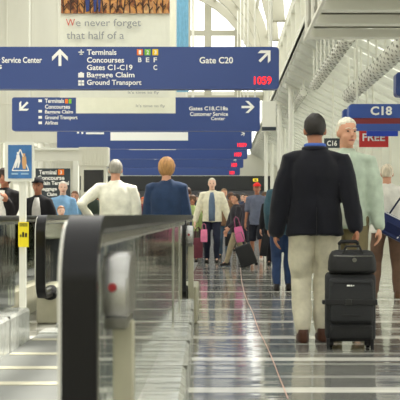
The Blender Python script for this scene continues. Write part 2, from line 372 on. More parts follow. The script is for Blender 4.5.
rect_on(65, 68, 99, 103.5, Y, M['orange'], s2, 'number_box'); rect_on(68.8, 71.5, 99, 103.5, Y, M['green'], s2, 'number_box')
for yy in (99.5, 110, 116, 121.5): rect_on(38.5, 42, yy, yy+2.6, Y, M['letter'], s2, 'symbol')
for tx, xa, xb, ya, yb in (('Gates C18,C18a',189,228,106.5,111),('Customer Service',190,228,112,116),('Center',211,225,116.8,120.2)): text(tx, xa, xb, ya, yb, Y, M['letter'], s2)
arrow(248, 107, 13, math.radians(90), Y, M['letter'], s2)
s3 = big_sign(30.3, 'third blue overhead sign, carrying a long blank white strip')
rect_on(110.5, 188, 132.2, 140.5, 30.3, M['letter'], s3, 'white_strip'); rect_on(86, 104, 132.4, 134.2, 30.3, M['letter'], s3, 'white_strip')
rect_on(81.5, 83.2, 132, 134, 30.3, M['letter'], s3, 'symbol'); rect_on(77, 79, 131.8, 133.5, 30.3, M['letter'], s3, 'symbol')
arrow(243, 134, 4.5, math.radians(60), 30.3, M['letter'], s3); text('1059', 237.5, 246.5, 143, 147, 30.3, M['red'], s3, name='clock_digits')
s4 = big_sign(35.7, 'fourth blue overhead sign, with a thin pale line below the white strip')
rect_on(129, 176, 148.6, 149.9, 35.7, M['letter'], s4, 'pale_line'); text('1059', 234.5, 241.5, 152.5, 156.5, 35.7, M['red'], s4, name='clock_digits')
s5 = big_sign(42.4, 'fifth blue overhead sign, next to last in the row')
rect_on(154.5, 157, 157.5, 159.5, 42.4, M['letter'], s5, 'symbol'); arrow(235, 159.7, 3.5, math.radians(60), 42.4, M['letter'], s5); text('1059', 231.5, 237, 163, 167, 42.4, M['red'], s5, name='clock_digits')
s6 = big_sign(50.3, 'farthest and smallest blue overhead sign at the end of the row')
text('1059', 229.5, 234.5, 171, 174.5, 50.3, M['red'], s6, name='clock_digits')
# ------------------------------------------------------------------ BANNERS
def banner(Y, x0, x1, ztop, ybot, label, name='banner', m='banner'):
    a = P(x0, ybot, Y); b = P(x1, ybot, Y)
    t = thing(name, label, 'banner', ((a.x+b.x)/2, Y, a.z))
    n = 24; bm = MB(); ring = []
    front = [(a.x+(b.x-a.x)*i/n, Y+.008*math.sin(i*.9)) for i in range(n+1)]; back = [(x, y+.012) for x, y in front[::-1]]
    bm.prism(front+back, 'z', a.z, ztop); bm.build('cloth', M[m], t)
    MB().cyl((a.x-.05,Y,ztop), (b.x+.05,Y,ztop), .03).build('top_pole', M['steelw'], t)
    for x in (a.x+.1, b.x-.1):
        MB().cyl((x,Y,ztop), (x,Y,8+math.sqrt(max(.1,5.4**2-(x+3.5)**2))), .012, seg=6).build('cable', M['steelw'], t)
    return t
bA = banner(18.5, 60, 170, 6.6, 97.5, 'large cream banner reading We never forget that half of a')
text('W', 66, 75, 19, 26, 18.44, M['bred'], bA, 0); text('e never forget', 76, 141, 19, 28.5, 18.44, M['btext'], bA, 0); text('that half of a', 66.5, 124, 31.5, 39, 18.44, M['btext'], bA, 0)
text("It's time to fly", 128, 159, 91, 94.5, 18.44, M['btext'], bA, 0)
def art_mat():
    m = mat('printed_artwork', (208,150,90), .8); nt = m.node_tree; N = nt.nodes; L = nt.links
    tc = N.new('ShaderNodeTexCoord'); mp = N.new('ShaderNodeMapping'); mp.inputs['Scale'].default_value = (4,1,2.2); nz = N.new('ShaderNodeTexNoise'); nz.inputs['Scale'].default_value = 1.6; nz.inputs['Detail'].default_value = 6; nz.inputs['Distortion'].default_value = 1.2
    cr = N.new('ShaderNodeValToRGB'); e = cr.color_ramp.elements; e[0].position = .3; e[0].color = lin((82,66,44)); e[1].position = .7; e[1].color = lin((228,190,130))
    for p, c in ((.42,(150,90,60)),(.5,(222,160,90)),(.6,(196,140,96))): q = e.new(p); q.color = lin(c)
    L.new(tc.outputs['Object'], mp.inputs[0]); L.new(mp.outputs[0], nz.inputs['Vector']); L.new(nz.outputs[0], cr.inputs[0]); L.new(cr.outputs[0], N['Principled BSDF'].inputs['Base Color']); return m
a = P(61, 13.2, 18.44); b = P(169.5, -25, 18.44); art = MB().box((a.x,18.45,a.z), (b.x,18.47,b.z)).build('artwork', art_mat(), bA)
k = MB(); bl = MB()
random.seed(3)
for i in range(16):
    x = 64+i*6.6; p = P(x, 13, 18.44); q = P(x+random.uniform(-3,3), -8, 18.44); k.bar(p-Vector((0,.004,0)), q-Vector((0,.004,0)), .02, .02, up=(0,1,0))
    for j in range(3):
        z = random.uniform(1, 9); k.bar(P(x,z+2,18.436), P(x+random.choice((-3,3)),z-2,18.436), .012, .012, up=(0,1,0))
k.build('painted_twigs', mat('ink_brown', (70,50,40), .8), bA)
for xa, xb in ((86,90),(94,97),(98.5,101)): bl.prism([(P(xa,0,18.43).x,P(0,12,18.43).z),(P(xb-1,0,18.43).x,P(0,11,18.43).z),(P(xb,0,18.43).x,P(0,-6,18.43).z),(P(xa-1,0,18.43).x,P(0,-6,18.43).z)], 'y', 18.425, 18.44)
bl.build('painted_shapes', mat('ink_blue', (50,64,120), .8), bA)
bB = banner(21, 76, 175.5, 6.6, 113.3, 'second cream banner reaching lower, behind the artwork banner')
text("It's time to fly", 136, 165, 104.5, 108, 20.96, M['btext'], bB, 0)
banner(26, 176.5, 188.5, 8.4, 92, 'narrow light blue banner right of the artwork banner', m='skyblue')
# ------------------------------------------------------------------ GATE SIGNS, RIGHT
Yg = 16.0
gs = thing('gate_sign', 'blue and maroon gate sign reading C18', 'sign', P(380, 131, Yg))
a, b = P(349,118,Yg), P(420,104,Yg); MB().prism(rbox2d(a.x, b.x, a.z, b.z, .05), 'y', Yg, Yg+.25).build('panel', M['cblue'], gs)
rect_on(351, 420, 118, 124, Yg+.05, M['maroon'], gs, 'maroon_strip', .04); rect_on(353, 420, 124, 131, Yg+.05, M['cblue'], gs, 'lower_strip', .04)
text('C18', 370.5, 392, 106.3, 115.2, Yg, M['letter'], gs, .03)
for x in (P(358,0,Yg).x, P(415,0,Yg).x): MB().cyl((x,Yg+.12,b.z), (x,Yg+.12,roofz(x)), .02).build('hanger_rod', M['steelw'], gs)
Yh = 19
gs = thing('gate_sign', 'blue gate sign hanging behind the C18 sign, mostly hidden', 'sign', P(350, 120, Yh))
a, b = P(343,128,Yh), P(392,109,Yh); MB().prism(rbox2d(a.x, b.x, a.z, b.z, .05), 'y', Yh, Yh+.2).build('panel', M['cblue'], gs)
MB().cyl(((a.x+b.x)/2,Yh+.1,b.z), ((a.x+b.x)/2,Yh+.1,roofz((a.x+b.x)/2)), .02).build('hanger_rod', M['steelw'], gs)
Yi = 13.0
gs = thing('hanging_sign', 'blue sign corner cut off by the right edge, above the C18 sign', 'sign', P(405, 95, Yi))
a, b = P(396,96,Yi), P(430,72,Yi); MB().prism(rbox2d(a.x, b.x, a.z, b.z, .05), 'y', Yi, Yi+.2).build('panel', M['blue'], gs)
MB().cyl((a.x+.3,Yi+.1,b.z), (a.x+.3,Yi+.1,roofz(a.x+.3)), .02).build('hanger_rod', M['steelw'], gs)
Yf = 18
gs = thing('wall_sign', 'red sign reading FREE under a bright blue bar', 'sign', P(373, 147, Yf))
rect_on(359, 388, 131, 147.2, Yf, M['redsign'], gs, 'panel', .05); text('FREE', 362.5, 385, 133.5, 141, Yf-.05, M['letter'], gs, .02)
rect_on(366.5, 397.5, 131, 136.3, Yf-.12, M['royal'], gs, 'blue_bar', .05)
MB().cyl(P(373,131,Yf+.02), Vector((P(373,0,Yf).x,Yf+.02,roofz(P(373,0,Yf).x))), .02).build('hanger_rod', M['steelw'], gs)
Yj = 22
gs = thing('gate_sign', 'small dark blue gate sign between the two foreground heads', 'sign', P(332, 147, Yj))
rect_on(324, 345, 138.5, 148, Yj, M['charcoal'], gs, 'panel', .06); text('C16', 327, 337, 140.5, 146, Yj-.06, M['letter'], gs, .03)
MB().cyl(P(333,138.5,Yj-.03), Vector((P(333,0,Yj).x,Yj-.03,roofz(P(333,0,Yj).x))), .02).build('hanger_rod', M['steelw'], gs)
# small exit style lettering on the far bulkhead
es = thing('hanging_sign', 'tiny yellow lit sign on the far dark bulkhead left of the red cap', 'sign', P(256, 181, 53.8)); rect_on(253, 258, 178.5, 181.5, 54.0, mat('lit_amber', (225,200,60), .5, emit=.5), es, 'panel', .05)
rect_on(254.3, 256.7, 179.4, 180.7, 53.95, M['dark'], es, 'symbol')
# ------------------------------------------------------------------ MOVING WALKWAYS
def loop(yf, yb, R, zc, closed_back=False, n=20):
    """handrail centre path: back along the bottom, round the newel at yf, along the top to yb"""
    c = min(.13, R-.02); pts = [(yf+R+.25, zc-R)]
    pts += [(yf+c-c*math.sin(a), zc-R+c-c*math.cos(a)) for a in [math.pi/2*i/10 for i in range(11)]]
    pts += [(yf+c-c*math.cos(a), zc+R-c+c*math.sin(a)) for a in [math.pi/2*i/10 for i in range(11)]]
    L = yb-(yf+c)
    pts += [(yf+c+L*i/10, zc+R) for i in range(1, 11)]
    return pts
def belt(x, path, w, t):
    """C-shaped rubber handrail swept along a path in the YZ plane at x"""
    mb = MB(); rings = []; n = len(path)
    prof = [(-w/2,-t*.5),(-w/2,t*.15),(-w*.36,t*.42),(-w*.16,t*.5),(w*.16,t*.5),(w*.36,t*.42),(w/2,t*.15),(w/2,-t*.5)]
    for i in range(n):
        p = Vector(path[i]); d = (Vector(path[min(i+1,n-1)])-Vector(path[max(i-1,0)])).normalized(); nrm = Vector((-d.y, d.x))
        # outward normal points away from loop centre
        rings.append([mb.bm.verts.new((x+a, p.x+nrm.x*b, p.y+nrm.y*b)) for a, b in prof])
    mb._skin(rings); return mb
def balustrade(x, yf, yb, label, box=True, R=.345, w=.082, group='glass balustrades of the moving walkway'):
    top = .995; zc = top-R-.02; t = thing('walkway_balustrade', label, 'balustrade', (x, yf, 0), group=group)
    path = loop(yf, yb, R, zc); path = [(p[0], p[1]) for p in path]
    b = belt(x, path, w, -.05); b.build('handrail', M['rubber'], t, smooth='auto')
    inner = loop(yf+.04, yb, R-.04, zc); b = belt(x, inner, w*.7, -.035); b.build('rail_guide', M['steel'], t, smooth='auto')
    lo = zc-R
    b = belt(x-w/2-.004, loop(yf+.012, yb, R-.012, zc), .012, -.05); b.build('edge_trim', M['steelw'], t, smooth='auto')
    poly = [(p[0], p[1]) for p in loop(yf+.06, yb, R-.06, zc)]+[(yb, .3), (yf+R+.25, .3)]
    MB().prism(poly, 'x', x-.006, x+.006).build('glass_panel', M['glass'], t)
    v = MB(); v.ell((x, yf+R+.14, lo-.0), (.08,.13,.07)); v.build('inlet_brush', M['brush'], t, smooth=True)
    MB().box((x-.125,yf+R+.12,0), (x+.125,yf+R+.9,.34), .015).build('newel_base', M['base'], t)
    # upright steel joint strips in the glass
    for yy in ([yb-.55, yb-1.5] if yb-yf < 8 else [yf+2.4, yf+4.8]):
        if yy > yf+R+.3: MB().box((x-.012,yy,.27), (x+.012,yy+.09,.93)).build('joint_strip', M['steel'], t)
    if box:
        bx = MB(); y0 = yf+.12
        bx.prism([(y0+.01,.752),(y0+.2,.745),(y0+.22,.905),(y0+.06,.905),(y0+.02,.885),(y0,.85)], 'x', x+.032, x+.098)
        bmesh.ops.bevel(bx.bm, geom=list(bx.bm.edges), offset=.006, segments=2, affect='EDGES')
        cb = bx.build('control_box', M['boxsteel'], t, smooth='auto'); MB().box((x+.036,y0+.02,.72), (x+.092,y0+.19,.75), .004).build('lower_lip', M['steeld'], cb)
        MB().cyl((x+.06,y0-.005,.825), (x+.06,y0+.05,.825), .0105, seg=16).build('stop_button', mat('stop_red', (150,34,38), .4), cb)
        MB().box((x+.05,y0+.1,.0), (x+.1,y0+.16,.73), .004).build('post', M['base'], t)
    return t
nb = balustrade(-.325, 2.3, 8.0, 'blurred foreground balustrade with black handrail and red stop button')
balustrade(-.355, 8.75, 11.0, 'far balustrade end with black handrail, between denim jacket and polished floor')
balustrade(-1.585, 8.75, 21.0, 'left balustrade newel with a black handrail, right of the yellow notice', box=False)
# left near balustrade ending at the sign post, and outer balustrade
def plain_bal(x, y0, y1, label, low=False):
    t = thing('walkway_balustrade', label, 'balustrade', (x, y0, 0), group='glass balustrades of the moving walkway')
    MB().box((x-.04,y0,.95), (x+.04,y1,.995), .012).build('handrail', M['rubber'], t); MB().box((x-.028,y0,.925), (x+.028,y1,.952)).build('rail_guide', M['steel'], t)
    MB().box((x-.006,y0,.27), (x+.006,y1,.93)).build('glass_panel', M['glass'], t)
    if not low: MB().box((x-.1,y0,0), (x+.1,y1,.27)).build('base', M['base'], t)
    for i in range(int((y1-y0)/1.6)): MB().box((x-.012,y0+i*1.6,.27), (x+.012,y0+i*1.6+.07,.93)).build('joint_strip', M['steel'], t)
    return t
lb_ = plain_bal(-1.68, 4.0, 8.1, 'short glass balustrade at the left edge, ending at the sign post', True)
plain_bal(-2.05, 8.8, 20, 'long outer glass balustrade behind the yellow notice')
# steel decks beside the tracks
def deck(t, x0f, x0b, x1f, x1b, y0, y1, z):
    n = 22; mb = MB(); rings = []
    for i in range(n+1):
        f = i/n; y = y0+(y1-y0)*f; xa = x0f+(x0b-x0f)*f; xb = x1f+(x1b-x1f)*f; e = .02
        rings.append([mb.bm.verts.new(p) for p in ((xa,y,0),(xa,y,z-e),(xa+e,y,z),(xb-e,y,z+.0),(xb,y,z-e),(xb,y,0))])
    mb._skin(rings); dk = mb.build('deck', M['deck'], t, smooth='auto'); j = MB()
    for i in range(1, 6):
        f = i/6; y = y0+(y1-y0)*f; xa = x0f+(x0b-x0f)*f; xb = x1f+(x1b-x1f)*f; j.box((xa-.002,y,0), (xb+.002,y+.008,z+.002))
    j.build('plate_joints', M['steeld'], dk)
    return t
deck(nb, -.465, -.465, -.135, -.243, 2.9, 8.72, .27)
deck(lb_, -1.86, -1.86, -1.52, -1.52, 3.5, 7.9, .27)
# treadway floor, comb and threshold
tw = thing('walkway_track', 'grey ribbed moving track between the two steel decks', 'walkway', (-1, 5.5, 0))
mb = MB().box((-1.52,1.5,.001), (-.465,8.5,.012)); mb.build('pallet_surface', M['pallet'], tw)
MB().box((-1.52,8.3,.001), (-.465,8.62,.03), .004).build('threshold_plate', M['deck'], tw)
for yy in (7.87, 7.05, 6.4, 5.8, 5.2): MB().box((-1.5,yy,.012), (-.48,yy+.11,.016)).build('pale_cross_strip', M['base'], tw)  # thin pale strips laid across the track surface
st = MB()
for i in range(3): st.box((-1.45,8.72+i*.34,.001), (-.5,9.05+i*.34,.05+i*.035))
st.build('comb_step', M['pallet'], tw)
w2 = thing('walkway_track', 'ribbed moving track carrying the couple away from the viewer', 'walkway', (-1, 15, 0))
MB().box((-1.44,9.78,-.002), (-.5,21,.0015)).build('pallet_surface', M['pallet'], w2)
# walkway information sign on its post
sp = thing('sign_post', 'blue pictogram sign on a grey post behind the left rail', 'sign', P(21.5, 300, 8.45))
sp.location.z = 0
Ys = 8.45
a = P(19,300,Ys); b = P(25.5,178,Ys); MB().box((a.x,Ys,0), (b.x,Ys+.05,b.z), .006).build('post', M['steelw'], sp)
f = MB(); c0 = P(5.5,181.5,Ys); c1 = P(34.5,142,Ys); f.prism(rbox2d(c0.x, c1.x, c0.z, c1.z, .012), 'y', Ys-.01, Ys-.035); f.build('frame', M['steelw'], sp)
fa = rect_on(8.2, 31.8, 145, 178.5, Ys-.035, mat('pictogram_blue', (52,110,170), .4, var=.25, scale=9), sp, 'blue_panel', .006)
tri = MB(); t0 = Ys-.043
def pl(pts, mbx, y=None):
    y = t0 if y is None else y; q = [P(a_[0], a_[1], y) for a_ in pts]; mbx.prism([(v.x, v.z) for v in q], 'y', y-.003, y)
for q in (((12,170),(13,170),(20.5,150),(19.7,149)),((29,170),(28,170),(20,150),(20.8,149)),((12,170),(29,170),(29,171),(12,171))): pl(q, tri)
tri.build('white_triangle', M['letter'], sp)
wk = MB(); pl(((17,152),(19.3,152),(19.3,154.5),(17,154.5)), wk, t0-.004); pl(((16.5,155),(19.5,155),(20.5,161),(18.8,168),(17.4,168),(18,162),(16,168),(14.4,168),(16.2,161)), wk, t0-.004); wk.build('walking_figure', M['letter'], sp)
wk = MB(); pl(((23,153.5),(25.2,153.5),(25.2,156),(23,156)), wk, t0-.004); pl(((22.3,156.5),(26,156.5),(26.6,163),(25.6,169),(23,169),(22,163)), wk, t0-.004); wk.build('standing_figure', mat('tan_print', (205,160,110), .6), sp)
wk = MB(); pl(((11.5,173),(18,173),(18,174.6),(11.5,174.6)), wk); pl(((21,173),(28.5,173),(28.5,174.6),(21,174.6)), wk); wk.build('pale_caption_bars', mat('pale_blue', (150,185,215), .6), sp)
yn = thing('notice', 'yellow notice with black marks stuck on the left glass below the rail', 'notice', P(23.5, 247, 8.4))
rect_on(18.3, 28.7, 222, 247, 8.42, M['yel'], yn, 'card', .004)
k = MB()
for xa, xb, ya, yb in ((19.5,27.5,223.5,224.5),(19.5,27.5,225.5,226.2),(20,21.3,234.5,237),(22.3,24,232,237.2),(25,27,233,237)): k.box(P(xa,ya,8.412)-Vector((0,.002,0)), P(xb,yb,8.414))
k.build('printed_marks', M['black'], yn)
# thread lying on the floor
pts = [(240.5,268),(241.5,281),(244,292),(247.5,302),(253,313),(255.5,321),(259.5,332),(262,337),(267,347),(271,356),(275,366),(279.5,378),(284,389),(288,399)]
cr = MB().tube([(lambda Y_: ((x-VPX)*Y_/F, Y_, .003))(F*CZ/(y-VPY)) for x, y in pts], .0035, 6); tag(cr.build('cord', M['crack'], smooth=True), 'thin pinkish cord wandering across the polished floor', 'cord')
# ------------------------------------------------------------------ LEFT BACKGROUND: portal, information board, screen
Yk = 26
kp = thing('portal_frame', 'white steel portal around the charcoal information board', 'frame', (P(56,0,Yk).x, Yk, 0))
p = MB(); a = P(33,0,Yk).x; b = P(78,0,Yk).x; zt = P(0,150,Yk).z
p.box((a,Yk,0), (a+.12,Yk+.2,zt-.28)); p.box((b-.14,Yk,0), (b,Yk+.2,zt-.28)); p.build('posts', M['white'], kp)
MB().box((a-.3,Yk,zt-.28), (b+.05,Yk+.2,zt)).build('header', M['cream'], kp); MB().box((a-.35,Yk-.08,zt), (b+.1,Yk+.3,zt+.05)).build('cornice', M['white'], kp)
Yb = 25
ib = thing('information_board', 'charcoal board with white lines and an orange number box', 'sign', P(54, 199, Yb))
ib.location.z = 0
rect_on(36, 70.5, 168.5, 199, Yb, M['charcoal'], ib, 'board', .06)
for tx, xa, xb, ya, yb in (('Terminal',39,56.5,170,174.5),('Concourse',37.5,64.5,175.5,180),('Main Terminal',41,69,181,185),('Baggage',40,57,187,191.5),('Claim',47,57,192.5,196)): text(tx, xa, xb, ya, yb, Yb-.06, M['letter'], ib, .03)
rect_on(58, 64, 169.5, 175, Yb-.06, M['orange'], ib, 'number_box'); text('3', 60, 62, 170.5, 174.2, Yb-.071, M['letter'], ib)
p = MB(); a = P(40,199,Yb); p.box((a.x,Yb-.03,0), (a.x+.06,Yb+.02,a.z)); a = P(66,199,Yb); p.box((a.x,Yb-.03,0), (a.x+.06,Yb+.02,a.z)); p.build('legs', M['steeld'], ib)
Yt = 24
tv = thing('display_screen', 'dark screen in a white cabinet left of the white haired man', 'screen', (P(93,0,Yt).x, Yt, 0))
a = P(81,168,Yt); b = P(106,0,Yt); c = MB().box((a.x,Yt,0), (b.x,Yt+.35,a.z+.05)); c.box((a.x-.05,Yt-.03,a.z+.05), (b.x+.05,Yt+.4,a.z+.5)); 
for i in range(9): c.box((a.x+.02+i*.065,Yt-.05,a.z+.07), (a.x+.045+i*.065,Yt-.02,a.z+.48))
c.build('cabinet', M['cream'], tv)
rect_on(84, 103.5, 170, 192, Yt, M['screen'], tv, 'screen', .03)
# ------------------------------------------------------------------ PEOPLE
CM = {}
def cloth(rgb, rough=.85, bump=.004, var=.12, scale=14):
    key = (rgb, rough, bump)
    if key not in CM: CM[key] = mat('cloth_%02x%02x%02x' % rgb, rgb, rough, var=var, scale=scale, bump=bump, spec=.25, sheen=.08)
    return CM[key]
def hair_mat(rgb):
    key = ('h', rgb)
    if key not in CM: CM[key] = mat('hair_%02x%02x%02x' % rgb, rgb, .6, var=.3, scale=40, stretch=(1,1,.25), bump=.006)
    return CM[key]
def ik(a, c, l1, l2, pole):
    a, c, pole = Vector(a), Vector(c), Vector(pole); d = c-a; L = d.length
    if L > (l1+l2)*.999: c = a+d.normalized()*(l1+l2)*.999; d = c-a; L = d.length
    x = (l1*l1-l2*l2+L*L)/(2*L); h = math.sqrt(max(0, l1*l1-x*x)); u = d.normalized(); p = pole-u*pole.dot(u); p.normalize()
    return a+u*x+p*h, c
def hand(mb, wr, d, side, k, curl=.5):
    """palm, four unequal bent fingers and a thumb; side=+1 for the person's right hand"""
    d = Vector(d).normalized(); n = Vector((-side,0,0)); n = (n-d*n.dot(d)).normalized(); s = Vector(d).cross(n)*side
    if s.y < 0: s = -s
    R = Matrix((s, n, d)).transposed()
    mb.ell(Vector(wr)+d*.045*k, (.041*k, .018*k, .055*k), R)
    for off, L in ((.031,.072),(.0105,.082),(-.0105,.077),(-.03,.06)):
        b = Vector(wr)+d*.075*k+s*off*k; c1 = math.sin(curl*.8); e1 = math.cos(curl*.8); m1 = b+(d*e1+n*c1)*L*.5*k
        c2 = math.sin(curl*2); e2 = math.cos(curl*2); m2 = m1+(d*e2+n*c2)*L*.5*k
        mb.tube([b-d*.03*k, b, m1, m2], [.0095*k,.0095*k,.009*k,.0078*k], 8)
    t0 = Vector(wr)+d*.025*k+s*.03*k; t1 = t0+(d*.6+s*.55+n*.35).normalized()*.038*k; t2 = t1+(d*.9+s*.1+n*.5).normalized()*.03*k
    mb.tube([t0-s*.015*k, t0, t1, t2], [.012*k,.0125*k,.0105*k,.0088*k], 8)
def person(label, px, Y, H, face, top=(60,60,60), bottom=(50,50,60), hair=(60,45,35), skin='skin', feet=None, hands=None, hem=.8, bulk=.028, sleeve='long', shorts=False, style='short', lean=0, shoes=(30,26,24), hi=False, inner=None, turn=0, cap=None, width=1, elbow_out=.3, group=None, legw=1, dy=0):
    k = H/1.75; X = (px-VPX)*Y/F
    t = thing('person', label, 'person', (X, Y, 0), math.radians(face), group)
    vox = (.009 if hi else (.012 if Y < 13 else .016)); hk = 1.0 if vox < .01 else (1.12 if vox < .015 else 1.3)
    V = Vector; ly = lean
    def T(x, y, z): return V((x*k*width, (y+ly*max(0, z-.9))*k, z*k))
    feet = feet or ((-.1, .02), (.1, -.08)); hands = hands or ((-.27, .02, .80), (.27, .02, .80))
    hipz = .9
    J = {}
    for i, sd_ in ((0, -1), (1, 1)):
        hip = T(sd_*.09, 0, hipz); ank = V((feet[i][0]*k, feet[i][1]*k, (.085+(feet[i][2] if len(feet[i]) > 2 else 0))*k))
        kn, ank = ik(hip, ank, .43*k, .415*k, (0, 1, 0))
        sh = T(sd_*.178, 0, 1.395); wr = V((hands[i][0]*k, hands[i][1]*k, hands[i][2]*k)); el, wr = ik(sh, wr, .29*k, .26*k, (sd_*elbow_out, -1, -.1))
        J[i] = (hip, kn, ank, sh, el, wr)
    hc = T(0, .015, 1.62)
    RZ = Matrix.Rotation(math.radians(turn), 3, 'Z')
    def HT(x, y, z): return hc+RZ @ V((x*k, y*k, z*k))
    # ---- body
    b = MB()
    b.ell(HT(0,-.005,.03), (.077*k,.097*k,.095*k), RZ); b.ell(HT(0,.022,-.04), (.06*k,.07*k,.075*k), RZ)
    b.tube([HT(0,.088,.02), HT(0,.112,-.022)], [.009*k,.015*k], 8)      # nose
    b.ell(HT(0,.075,-.095), (.026*k,.02*k,.018*k), RZ)                   # chin
    for q in (-1, 1): b.ell(HT(q*.078,-.008,-.005), (.012*k,.022*k,.032*k), RZ, 10); b.ell(HT(q*.04,.06,-.03),(.022*k,.022*k,.022*k),RZ,10)
    b.tube([T(0,-.01,1.44), HT(0,-.015,-.06)], [.06*k,.054*k], 14)
    b.loftz([(*T(0,0,z), rx*k*width, ry*k) for z, rx, ry in ((.86,.13,.09),(.95,.155,.105),(1.1,.135,.095),(1.28,.16,.105),(1.38,.145,.085),(1.44,.09,.06),(1.49,.055,.05))])
    for i, sd_ in ((0, -1), (1, 1)):
        hip, kn, ank, sh, el, wr = J[i]
        b.tube([hip, hip.lerp(kn,.5), kn, kn.lerp(ank,.35), ank], [.082*k,.07*k,.052*k,.052*k,.035*k], 12)
        b.tube([ank, ank+V((0,.1*k,-.045*k))], [.036*k,.03*k], 8)
        b.tube([T(sd_*.1,0,1.39), sh, sh.lerp(el,.5), el, el.lerp(wr,.4), wr], [.05*k,.05*k,.045*k,.037*k,.036*k,.026*k], 12)
        hand(b, wr, (wr-el).normalized()*.7+V((0,0,-.5)) if hands[i][2] < 1 else (wr-el), sd_, k*hk, .75 if (hi and i == 1) else .45)
    bo = remesh(b, vox, 2).build('body', M[skin], t, local=True, smooth=True)
    # ---- face details
    for q in (-1, 1):
        e = MB(); e.ell(HT(q*.031,.082,.012), (.0095*k,.009*k,.0065*k), RZ, 10); e.build('eye', M['eyew'], t, local=True, smooth=True)
        e = MB(); e.tube([HT(q*.014,.091,.033), HT(q*.032,.09,.039), HT(q*.05,.08,.032)], .0035*k, 6); e.build('eyebrow', hair_mat(hair), t, local=True, smooth=True)
    e = MB(); e.tube([HT(-.024,.085,-.062), HT(0,.094,-.06), HT(.024,.085,-.062)], [.004*k,.007*k,.004*k], 6); e.build('mouth', M['lips'], t, local=True, smooth=True)
    # ---- hair
    h = MB(); vs = h.ell((0,0,0), (1,1,1), None, 32)
    rx, ry, rz = {'short': (.086,.107,.108), 'bob': (.104,.12,.125), 'long': (.105,.118,.125), 'thin': (.081,.102,.103), 'child': (.088,.108,.108)}[style]
    low = {'short': -.62, 'bob': -.98, 'long': -1.0, 'thin': -.35, 'child': -.6}[style]
    for v in vs:
        n_ = v.co.copy(); nn = noise.noise(n_*4+V((px,0,0)))*.05+noise.noise(n_*11)*.025
        r_ = 1+nn; hide = (n_.y > .15 and n_.z < .3+.3*n_.y) or n_.z < low
        if style in ('short','thin','child') and abs(n_.x) > .8 and n_.z < -.15 and n_.y > -.35: hide = True
        if hide: r_ *= .8
        z_ = n_.z*rz*r_
        if style == 'long' and n_.z < -.3 and not hide: z_ -= .14
        v.co = HT(n_.x*rx*r_, -.006+n_.y*ry*r_, .028+z_)
    h.build('hair', hair_mat(hair), t, local=True, smooth=True)
    if cap:
        c = MB(); vs = c.ell((0,0,0), (1,1,1), None, 24)
        for v in vs:
            n_ = v.co.copy(); z_ = max(n_.z, .0); v.co = HT(n_.x*.094, -.004+n_.y*.113, .055+z_*.095)
        bt = c; bt.build('cap', cloth(cap), t, local=True, smooth=True)
        c = MB(); c.prism([tuple(HT(x,y,0).xy) for x, y in ((-.07,.08),(-.05,.15),(0,.18),(.05,.15),(.07,.08))], 'z', HT(0,0,.056).z, HT(0,0,.066).z); c.build('cap_brim', cloth(cap), t, local=True)
    # ---- upper garment
    g = MB(); B = bulk
    hz = hem*k*1.0/k
    st = [(hz,.158+B*.9,.118+B*1.1),(hz+.04,.156+B*.8,.115+B),(.98,.148+B*.8,.115+B),(1.1,.135+B*.8,.105+B),(1.26,.155+B*.7,.115+B),(1.34,.15+B*.6,.108+B*.8),(1.41,.13+B*.5,.09+B*.5),(1.455,.09+B*.3,.074+B*.3),(1.485,.062+B*.2,.06+B*.2),(1.5,.055+B*.1,.054+B*.1)]
    g.loftz([(*T(0,0,z), rx*k*width, ry*k) for z, rx, ry in st], 32)
    for i, sd_ in ((0, -1), (1, 1)):
        hip, kn, ank, sh, el, wr = J[i]; q = B*.55
        if sleeve == 'long': g.tube([T(sd_*.1,0,1.395), sh, sh.lerp(el,.5), el, el.lerp(wr,.5), el.lerp(wr,.97)], [(.056+q)*k,(.052+q)*k,(.055+q)*k,(.05+q)*k,(.045+q)*k,(.037+q)*k], 14)
        else: g.tube([T(sd_*.1,0,1.395), sh, sh.lerp(el,.5), sh.lerp(el,.85)], [(.06+q)*k,(.06+q)*k,(.056+q)*k,(.056+q)*k], 14)
    gm = remesh(g, vox*1.1, 4)
    for v in gm.bm.verts:     # cloth folds
        nn = noise.noise(V((v.co.x*7, v.co.y*7, v.co.z*3.2))+V((px,Y,0)))*.017+noise.noise(V((v.co.x*18, v.co.y*18, v.co.z*9))+V((px,0,0)))*.006
        v.co += v.normal*nn*k if v.normal.length else V((0,0,0))
    gm.build('jacket' if (inner or bulk > .03) else 'shirt', cloth(top), t, local=True, smooth=True)
    if inner:   # shirt front showing between open jacket edges
        q = MB(); q.loftz([(*(T(0,.028,z)), rx*k, ry*k) for z, rx, ry in ((hz+.02,.085,.13+B),(1.1,.088,.118+B),(1.28,.082,.124+B),(1.38,.06,.108+B),(1.45,.035,.075+B))], 16); q.build('shirt', cloth(inner), t, local=True, smooth=True)
    # ---- lower garment
    g = MB(); g.loftz([(*T(0,0,z), rx*k*width, ry*k) for z, rx, ry in ((.84,.155,.112),(.95,.168,.12),(1.04,.155,.112),(1.07,.15,.108))], 24)
    for i in (0, 1):
        hip, kn, ank, sh, el, wr = J[i]; q = .012
        end = kn.lerp(ank,.05) if shorts else kn.lerp(ank,.97)
        pts = [hip, hip.lerp(kn,.5), kn.lerp(hip,.05) if shorts else kn, end] if shorts else [hip, hip.lerp(kn,.5), kn, kn.lerp(ank,.4), end]
        rr = [.1,.096,.092,.09] if shorts else [.1,.09,.073,.07,.06]
        g.tube(pts, [r_*k*legw for r_ in rr], 14, cap=not shorts)
    gm = remesh(g, vox*1.1, 3)
    for v in gm.bm.verts:
        nn = noise.noise(V((v.co.x*8, v.co.y*8, v.co.z*6))+V((Y,px,0)))*.018; v.co += v.normal*nn*k
    gm.build('trousers' if not shorts else 'shorts', cloth(bottom), t, local=True, smooth=True)
